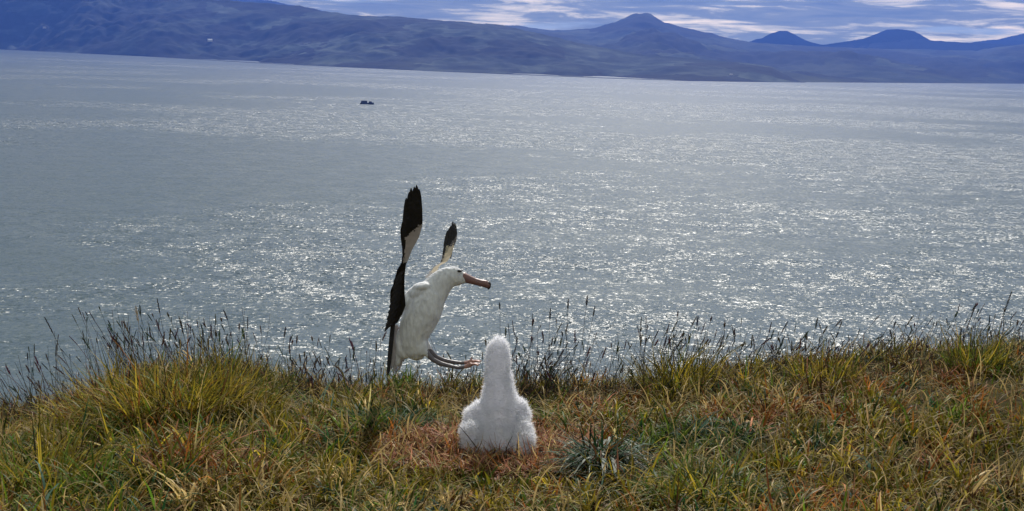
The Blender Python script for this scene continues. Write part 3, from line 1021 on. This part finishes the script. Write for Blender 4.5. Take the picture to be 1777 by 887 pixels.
stick("dead_twig", [P(1070, 756, dd), P(1092, 754, dd), P(1110, 760, dd + 0.02)], 0.0035, m_pale, "bleached twig lying flat right of the nest, crossed by others", "twig", "bleached twigs lying right of the nest")
stick("dead_twig", [P(1106, 762, dd), P(1105, 748, dd), P(1103, 734, dd - 0.02)], 0.0035, m_pale, "bleached twig standing upright right of the nest", "twig", "bleached twigs lying right of the nest")
stick("dead_twig", [P(1094, 744, dd), P(1102, 754, dd), P(1110, 766, dd)], 0.0030, m_pale, "bleached twig slanting down right of the nest", "twig", "bleached twigs lying right of the nest")
g_ = px_ground(1050, 704); dd = (CR.transposed() @ (g_ - Vector((0, 0, CAM_Z)))).z * -1 - 0.12
stick("dead_twig", [P(1018, 692, dd), P(1046, 691, dd), P(1078, 692, dd)], 0.0045, m_pale, "long pale stalk lying level on the rusty patch behind the nest", "twig", "bleached twigs lying right of the nest")


# ---------------------------------------------------------------- adult albatross
def build_adult():
    D = 9.35
    u = D / F
    zax = CR @ Vector((0, 0, 1))     # towards the viewer
    ground = gpt(P(712, 640, D).x, P(712, 640, D).y)
    root = empty("albatross", ground, "adult white albatross with raised black wings landing beside the chick, feet stretched forward", "albatross")

    def c(px, py, off=0.0): return P(px, py, D + off)
    m_white, t, L = mat("white_plumage")
    out = N(t, 'ShaderNodeOutputMaterial')
    p = N(t, 'ShaderNodeBsdfPrincipled', i_Roughness=0.85)
    p.inputs['Specular IOR Level'].default_value = 0.15
    tcn = N(t, 'ShaderNodeTexCoord'); mp = N(t, 'ShaderNodeMapping'); mp.inputs['Scale'].default_value = (38, 38, 14)
    nn = N(t, 'ShaderNodeTexNoise', i_Scale=1.0, i_Detail=5.0)
    L(tcn.outputs['Object'], mp.inputs[0]); L(mp.outputs[0], nn.inputs['Vector'])
    cr = N(t, 'ShaderNodeValToRGB'); e = cr.color_ramp.elements
    e[0].position = 0.3; e[0].color = (0.56, 0.565, 0.60, 1); e[1].position = 0.7; e[1].color = (0.77, 0.78, 0.81, 1)
    L(nn.outputs['Fac'], cr.inputs[0]); L(cr.outputs[0], p.inputs['Base Color'])
    b = N(t, 'ShaderNodeBump', i_Strength=0.35, i_Distance=0.01); vf = N(t, 'ShaderNodeTexVoronoi', i_Scale=1.0)
    mpf = N(t, 'ShaderNodeMapping'); mpf.inputs['Scale'].default_value = (45, 45, 22); L(tcn.outputs['Object'], mpf.inputs[0]); L(mpf.outputs[0], vf.inputs['Vector'])
    sm_ = N(t, 'ShaderNodeMath', operation='ADD'); L(nn.outputs['Fac'], sm_.inputs[0]); L(vf.outputs['Distance'], sm_.inputs[1])
    b.inputs['Strength'].default_value = 0.6
    L(sm_.outputs[0], b.inputs['Height']); L(b.outputs[0], p.inputs['Normal'])
    L(p.outputs[0], out.inputs[0])
    m_leg = plain("leg_skin", (0.13, 0.115, 0.13), 0.4, 0.4, 0.3, 60)
    m_black = plain("black_plumage", (0.017, 0.015, 0.016), 0.65, 0.25, 0.8, 45, 0.6)
    m_under = plain("underwing", (0.46, 0.42, 0.43), 0.85, 0.1, 0.22, 40, transl=0.15)
    m_streak = plain("streaked_underwing", (0.42, 0.36, 0.27), 0.85, 0.1, 0.5, 40, transl=0.2)
    m_bill = plain("bill_horn", (0.20, 0.105, 0.10), 0.45, 0.45, 0.2, 40)
    m_tip = plain("bill_tip", (0.02, 0.015, 0.018), 0.4, 0.4)
    m_foot = plain("foot_skin", (0.36, 0.20, 0.17), 0.5, 0.4, 0.3, 60)
    Rv = CR  # ellipsoids are aligned with the view: x right, y up, z towards viewer

    bl = []

    def el(px, py, rx, ry, rz=None, off=0.0, rot=0.0):
        Rm = CR @ Matrix.Rotation(R(rot), 3, 'Z')
        bl.append((c(px, py, off), (rx * u, ry * u, (rz or min(rx, ry)) * u), Rm))
    # head and neck
    el(789, 480, 19, 16.5, 13.5, rot=-12); el(800, 483, 12, 9.5, 10, rot=-28)
    _hs = list([(Vector((784, 479, 0)), 16), (Vector((776, 482, 0)), 18), (Vector((767, 488, 0)), 20), (Vector((759, 497, 0)), 22.5), (Vector((751, 508, 0)), 25)])
    for a, ra in chain(_hs, 4):
        el(a.x + 0.8, a.y, ra + 1.0, ra + 1.0, ra * 0.88)
    # body
    _bs = [(742, 517, 28, 27), (737, 528, 30, 31), (733, 540, 30.5, 33), (727, 552, 30, 33), (721, 565, 28, 31), (717, 578, 25, 28), (716, 591, 22.5, 24), (719, 603, 19.5, 20), (722, 610, 15, 15)]
    for (a0, b0) in zip(_bs[:-1], _bs[1:]):
        for k in range(4):
            f = k / 4; x, y, r, rz = [p_ * (1 - f) + q_ * f for p_, q_ in zip(a0, b0)]
            el(x + 1.8, y, r + 1.6, r + 1.6, rz + 1)
    el(728, 508, 23, 15, 27, rot=14)       # shoulders / back
    el(733, 498, 18, 9, 20, off=-0.04, rot=8)
    el(710, 525, 12, 22, 22, rot=-8)
    # thighs
    el(732, 604, 10, 15, 9, off=-0.05, rot=-15); el(733, 600, 9, 14, 9, off=0.05, rot=-15)
    el(700, 596, 15, 28, 12, rot=6); el(690, 608, 11, 30, 9, off=0.03, rot=-6)         # under-tail coverts
    body_n = len(bl)
    legs = [([(733, 604), (741, 614), (751, 624), (764, 631), (780, 635), (796, 638.5), (808, 636.5), (816, 633)], -0.055),
            ([(738, 596), (746, 609), (756, 619), (769, 625), (785, 628), (801, 630), (812, 629), (819, 627.5)], 0.045)]
    for path, off in legs:
        rr = [7.5, 5.6, 4.4, 4.6, 3.6, 3.3, 3.6, 4.2]
        pts = chain([(c(x, y, off), r * u) for (x, y), r in zip(path, rr)], 7)
        bl += pts
        # webbed foot: three toes spread sideways with the web between them
        ex, ey = path[-1]
        for s in (-1, 0, 1):
            bl += chain([(c(ex, ey, off), 2.6 * u), (c(ex + 8, ey - 2 + abs(s), off + s * 0.032), 2.1 * u), (c(ex + 16 - 2 * abs(s), ey - 1 + 2 * abs(s), off + s * 0.062), 1.8 * u)], 6)
        for s in (-0.75, -0.5, -0.25, 0.25, 0.5, 0.75):
            bl += chain([(c(ex + 3, ey, off + s * 0.01), 2.0 * u), (c(ex + 12, ey - 0.5, off + s * 0.055), 1.5 * u)], 6)
        bl += chain([(c(ex, ey, off), 2.2 * u), (c(ex - 2, ey - 7, off), 1.5 * u)], 4)   # hind claw
    me = blob_mesh("body", bl, 0.0055, 9)
    me.materials.append(m_white)
    body = link_mesh("body", me, [m_leg, m_foot], parent=root, smooth=True)
    # colour the legs and feet by where they are on the body
    inv = CR.transposed(); org = Vector((0, 0, CAM_Z))
    mi = np.zeros(len(me.polygons), dtype=np.int32)
    rl = root.location
    for i, pl in enumerate(me.polygons):
        q = inv @ (pl.center + rl - org); d = -q.z
        px = q.x / d * F + CX; py = CY - q.y / d * F
        if px > 742 and py > 606: mi[i] = 1
        if px > 806 and py > 612: mi[i] = 2
    me.polygons.foreach_set('material_index', mi)

    # bill: hooked, slightly drooping
    bp = [(804, 481, 8.8), (813, 484.5, 7.6), (823, 488, 6.3), (834, 491, 6.2), (842, 492.5, 6.6), (846, 494.5, 6.0)]
    bm_ = blob_mesh("bill", chain([(c(x, y), r * u) for x, y, r in bp], 8), 0.004, 3)
    # flatten sideways
    bill = link_mesh("bill", bm_, m_bill, parent=root, smooth=True)
    tp = chain([(c(841, 492), 5.6 * u), (c(847, 493.5), 5.4 * u), (c(848.5, 498), 3.2 * u), (c(847.5, 501.5), 1.6 * u)], 6)
    link_mesh("bill_tip", blob_mesh("bill_tip", tp, 0.0035, 2), m_tip, parent=bill, smooth=True)
    m_eye = plain("albatross_eye", (0.008, 0.007, 0.007), 0.1, 0.6)
    for s in (-1, 1):
        link_mesh("eye", blob_mesh("eye", [(c(797, 470.5, s * 0.043), (3.6 * u, 2.4 * u, 3.2 * u), CR), (c(801, 470, s * 0.039), (3.0 * u, 1.4 * u, 3 * u), CR)], 0.003, 1), m_eye, parent=root, smooth=True)

    # --- wings: sections from root to tip, leading and trailing edge points with depth
    def wing(name, secs, thick, mats, split):
        """secs: (lead px,py, trail px,py, depth offset). split(fs, fc) -> material index"""
        ns, nc = len(secs) * 8 - 7, 14
        S = []
        for i in range(ns):
            f = i / 8; k = min(int(f), len(secs) - 2); g = f - k
            g2 = g
            S.append([a * (1 - g2) + b_ * g2 for a, b_ in zip(secs[k], secs[k + 1])])
        V = []; 
        for side in (1, -1):
            for i, s in enumerate(S):
                for j in range(nc + 1):
                    cc = j / nc
                    jag = 0
                    if j == nc: jag = 1.3 * mnoise.noise(Vector((i * 0.37, 3.1, len(secs)))) * 2 
                    x = s[0] * (1 - cc) + s[2] * cc + (jag if s[2] < s[0] else -jag) * 0.6
                    y = s[1] * (1 - cc) + s[3] * cc
                    th = thick * (math.sin(math.pi * min(1, cc * 0.75 + 0.12)) ** 0.8) * 0.5 * (1 - 0.7 * i / ns)
                    if j in (0, nc) or i in (ns - 1,): th = 0.0004
                    camber = 0.02 * math.sin(math.pi * cc)
                    V.append(c(x, y, s[4] - side * th + camber))
        m1 = ns * (nc + 1); Q = []; MI = []
        nc = nc
        for side in (0, 1):
            for i in range(ns - 1):
                for j in range(nc):
                    a = side * m1 + i * (nc + 1) + j
                    q = (a, a + 1, a + nc + 2, a + nc + 1)
                    Q.append(q if side == 0 else q[::-1])
                    MI.append(split((i + 0.5 + random.gauss(0, 1.1)) / (ns - 1), (j + 0.5 + random.gauss(0, 0.5)) / nc, side))
        me = np_mesh(name, np.array([tuple(v) for v in V]), np.array(Q))
        me.polygons.foreach_set('material_index', np.array(MI, dtype=np.int32))
        o = link_mesh(name, me, mats, parent=root, smooth=True)
        return o

    def feather(name, pts, widths, parent_, m, off=0.0, dof=0.0):
        """flat quill with a rounded end; pts in pixels, widths in pixels"""
        n = len(pts); V = []; Q = []
        for s in (-1, 1):
            for (x, y, d), w in zip(pts, widths):
                V.append(c(x - w / 2, y, d + off + s * 0.0015)); V.append(c(x, y, d + off + s * 0.003 - 0.002)); V.append(c(x + w / 2, y, d + off + s * 0.0015))
        for s in (0, 1):
            for i in range(n - 1):
                for j in range(2):
                    a = s * n * 3 + i * 3 + j
                    Q.append((a, a + 1, a + 4, a + 3) if s == 0 else (a + 3, a + 4, a + 1, a))
        return [tuple(v) for v in V], Q

    def feather_set(parent_, specs, m, base_off):
        V = []; Q = []
        for k, (pts, wd) in enumerate(specs):
            v, q = feather('', pts, wd, parent_, m, base_off + k * 0.007)
            o = len(V); V += v; Q += [tuple(i + o for i in qq) for qq in q]
        me = np_mesh("flight_feathers", np.array(V), np.array(Q))
        return link_mesh("flight_feathers", me, m, parent=parent_, smooth=True)

    # near wing, inner part (dark, seen from above) then outer part (underside)
    near = wing("wing", [
        (690, 560, 668, 573, -0.07), (698, 546, 672, 555, -0.12), (704, 530, 676.5, 534, -0.19), (702, 506, 677, 508, -0.28), (702, 483, 685, 484, -0.38), (703.5, 467, 689, 468, -0.46), (705, 458, 695, 459, -0.49),
        (708, 452, 697, 453, -0.50), (715, 434, 698, 436, -0.53), (727, 412, 695.5, 414, -0.58), (732.5, 394, 694.5, 398, -0.62),
        (733.5, 382, 699, 382, -0.66), (733, 362, 703, 366, -0.70), (730, 348, 708, 350, -0.73)],
        0.03, [m_black, m_under],
        lambda fs, fc, side: 1 if (0.50 < fs < 0.80 and fc < (0.74 if fs < 0.70 else 0.74 - (fs - 0.70) * 7.0)) else 0)
    sp = []
    for (x0, y0, x1, y1, w, d0, d1) in [(701, 408, 705, 343, 8, -0.62, -0.72), (706, 400, 710, 333, 8, -0.62, -0.74), (711, 396, 713.5, 326, 9, -0.62, -0.75), (718, 394, 719, 324, 10, -0.63, -0.77), (724, 392, 723, 321, 10, -0.63, -0.79), (729, 384, 727, 328, 9, -0.64, -0.79)]:
        fs = [0, .25, .5, .75, .92, 1.0]
        sp.append(([(x0 + (x1 - x0) * f, y0 + (y1 - y0) * f, d0 + (d1 - d0) * f) for f in fs], [w * a for a in (0.9, 1, 1, 0.85, 0.55, 0.12)]))
    feather_set(near, sp, m_black, -0.012)
    # secondaries lying along the inner wing
    sp = []
    for k in range(9):
        f = k / 8
        x0, y0 = 699 - 3 * f, 470 + 66 * f; x1, y1 = 684 - 17 * f, 492 + 84 * f
        d0 = -0.44 + 0.30 * f
        fs = [0, .25, .5, .75, .92, 1.0]
        sp.append(([(x0 + (x1 - x0) * g, y0 + (y1 - y0) * g, d0) for g in fs], [7 * a for a in (0.7, 1, 1, 0.85, 0.55, 0.12)]))
    feather_set(near, sp, m_black, -0.02)
    far = wing("wing", [
        (760, 486, 737, 482, 0.08), (757, 474, 744, 474, 0.20), (762, 462, 753, 463, 0.32), (776, 454, 764, 456, 0.42), (783, 444, 768, 443, 0.48),
        (787, 430, 770, 434, 0.54), (792, 418, 771, 420, 0.60), (793.5, 406, 773, 409, 0.66), (792.5, 394, 779, 397, 0.70), (790, 387, 785, 389, 0.73)],
        0.03, [m_black, m_streak],
        lambda fs, fc, side: 1 if (0.12 < fs < 0.60 and fc < 0.80) else 0)
    sp = []
    for (x0, y0, x1, y1, w, d0, d1) in [(772, 428, 777, 400, 6, 0.6, 0.66), (777, 425, 782, 392, 6, 0.6, 0.70), (782, 424, 786, 384, 6, 0.6, 0.74), (787, 424, 789, 387, 6, 0.6, 0.73), (772, 426, 768, 446, 3, 0.58, 0.5), (778, 428, 775, 450, 3, 0.58, 0.5), (785, 426, 782, 450, 3, 0.58, 0.5)]:
        fs = [0, .25, .5, .75, .92, 1.0]
        sp.append(([(x0 + (x1 - x0) * f, y0 + (y1 - y0) * f, d0 + (d1 - d0) * f) for f in fs], [w * a for a in (0.9, 1, 1, 0.85, 0.55, 0.12)]))
    feather_set(far, sp, m_black, -0.02)
    for k in range(3): pass
    # tail: a fan of pale quills pointing down behind the body
    m_tail = plain("tail_plumage", (0.36, 0.34, 0.34), 0.85, 0.1, 0.5, 26)
    V = []; Q = []
    for k in range(9):
        f = k / 8
        x0, y0 = 682 + 18 * f, 560 + 14 * f; x1, y1 = 673 + 27 * f, 652 - 14 * f ** 1.5 - (k % 3) * 5
        d0 = -0.05 + 0.08 * f
        pts = [(x0 + (x1 - x0) * g, y0 + (y1 - y0) * g, d0) for g in (0, .25, .5, .75, .92, 1)]
        v, q = feather('', pts, [(8 - 3 * (k % 2)) * a for a in (0.9, 1, 1, 0.9, 0.6, 0.2)], None, None, 0.006 * k)
        o = len(V); V += v; Q += [tuple(i + o for i in qq) for qq in q]
    tl = link_mesh("tail", np_mesh("tail", np.array(V), np.array(Q)), [m_tail, m_black, m_under], parent=root, smooth=True)
    tl.data.polygons.foreach_set('material_index', np.repeat(np.array([1, 0, 2, 0, 2, 1, 2, 0, 2], dtype=np.int32), len(Q) // 9))
    return root


adult = build_adult()


# ---------------------------------------------------------------- boat far out
def box_bm(bm, cx, cy, cz, sx, sy, sz, taper=1.0):
    r = bmesh.ops.create_cube(bm, size=1)
    for v in r['verts']:
        k = taper if v.co.z > 0 else 1.0
        v.co = Vector((cx + v.co.x * sx * k, cy + v.co.y * sy * k, cz + v.co.z * sz))


def build_boat():
    r = ray(637, 181); y = CAM_Z / (-r.z / r.y); loc = Vector((r.x / r.y * y, y, 0))
    root = empty("boat", loc, "small dark boat far out on the grey water", "boat")
    m_h = plain("boat_paint", (0.018, 0.022, 0.035), 0.6, 0.3, 0.3, 0.5)
    m_g = plain("boat_glass", (0.05, 0.06, 0.08), 0.15, 0.5)
    bm = bmesh.new()
    n = 14; rows = []
    for i in range(n):
        f = i / (n - 1); x = -7.2 + 14.4 * f
        w = 1.9 * (1 - max(0, (f - 0.55) / 0.45) ** 2.2) + 0.03
        top = 1.25 + 0.75 * f ** 2
        rows.append([bm.verts.new((x, -w * a, z)) for a, z in ((1, top), (0.8, 0.2), (0.0, -0.5), (-0.8, 0.2), (-1, top))])
    for i in range(n - 1):
        for j in range(4): bm.faces.new((rows[i][j], rows[i + 1][j], rows[i + 1][j + 1], rows[i][j + 1]))
        bm.faces.new((rows[i][4], rows[i + 1][4], rows[i + 1][0], rows[i][0]))
    bm.faces.new(rows[0]); bm.faces.new(rows[-1][::-1])
    bmesh.ops.recalc_face_normals(bm, faces=bm.faces)
    me = bpy.data.meshes.new("hull"); bm.to_mesh(me); bm.free(); me.transform(Matrix.Translation(loc))
    link_mesh("hull", me, m_h, parent=root)
    bm = bmesh.new(); box_bm(bm, -3.1, 0, 2.45, 6.6, 2.9, 2.3, 0.92); box_bm(bm, -3.2, 0, 3.75, 6.9, 3.1, 0.12)
    me = bpy.data.meshes.new("cabin"); bm.to_mesh(me); bm.free(); me.transform(Matrix.Translation(loc))
    cab = link_mesh("cabin", me, m_h, parent=root)
    bm = bmesh.new(); box_bm(bm, -3.1, -1.42, 2.75, 5.2, 0.06, 0.7)
    me = bpy.data.meshes.new("window"); bm.to_mesh(me); bm.free(); me.transform(Matrix.Translation(loc))
    link_mesh("window", me, m_g, parent=cab)
    bm = bmesh.new(); box_bm(bm, 3.4, 0, 2.35, 3.4, 2.4, 1.6, 0.85)
    me = bpy.data.meshes.new("wheelhouse"); bm.to_mesh(me); bm.free(); me.transform(Matrix.Translation(loc))
    link_mesh("wheelhouse", me, m_h, parent=root)


build_boat()


# ---------------------------------------------------------------- far houses
def hill_point(px, py):
    """first crossing of the pixel's ray with the near hills' surface grid"""
    r = ray(px, py); best = None
    tx = r.x / r.y
    cols = HA[0, :, 0] / HA[0, :, 1]
    j = int(np.argmin(np.abs(cols - tx)))
    for i in range(1, 110):
        x, y, z = HA[i, j]
        zr = CAM_Z + r.z / r.y * y
        if zr <= z:
            return Vector((tx * y, y, z))
    return None


def house(px, py, w, label, wallcol, roofcol):
    p = hill_point(px, py)
    if p is None: return
    p = p - Vector((0, 4, 0.6))
    root = empty("house", p, label, "house", "lone houses on the far shore")
    h = w * 0.42; d = w * 0.6
    bm = bmesh.new(); box_bm(bm, p.x, p.y, p.z + h / 2, w, d, h)
    me = bpy.data.meshes.new("wall"); bm.to_mesh(me); bm.free()
    link_mesh("wall", me, plain("house_wall", wallcol, 0.8, 0.2, 0.05, 1), parent=root)
    e = w * 0.54; k = d * 0.58; z0 = p.z + h + 0.01; z1 = z0 + w * 0.2
    V = [(p.x - e, p.y - k, z0), (p.x + e, p.y - k, z0), (p.x + e, p.y + k, z0), (p.x - e, p.y + k, z0), (p.x - e, p.y, z1), (p.x + e, p.y, z1)]
    me = bpy.data.meshes.new("roof"); me.from_pydata(V, [], [(0, 1, 5, 4), (2, 3, 4, 5), (0, 4, 3), (1, 2, 5), (3, 2, 1, 0)])
    link_mesh("roof", me, plain("house_roof", roofcol, 0.6, 0.3, 0.1, 1), parent=root)


house(365, 72, 15, "white house alone halfway up the dark left hillside", (0.8, 0.8, 0.8), (0.75, 0.75, 0.78))
house(1268, 131, 7, "pale house by the far shore beneath the right end of the near hills", (0.4, 0.4, 0.42), (0.3, 0.32, 0.35))
house(78, 53, 12, "pale house faintly seen on the far left hillside", (0.35, 0.35, 0.35), (0.3, 0.3, 0.32))


# ---------------------------------------------------------------- haze
def build_haze():
    m, t, L = mat("haze")
    out = N(t, 'ShaderNodeOutputMaterial')
    v = N(t, 'ShaderNodeVolumePrincipled')
    v.inputs['Color'].default_value = (0.10, 0.225, 0.84, 1)
    v.inputs['Density'].default_value = 0.000105
    v.inputs['Anisotropy'].default_value = 0.25
    L(v.outputs[0], out.inputs['Volume'])
    bm = bmesh.new()
    box_bm(bm, 0, 5300, 400, 34000, 12800, 818)
    me = bpy.data.meshes.new("haze"); bm.to_mesh(me); bm.free()
    o = link_mesh("haze", me, m)
    zmin = min(v.co.z for v in me.vertices)
    tag(o, "thin blue haze over the harbour and far hills", "haze", kind='stuff')


build_haze()
print("objects", len(bpy.data.objects))
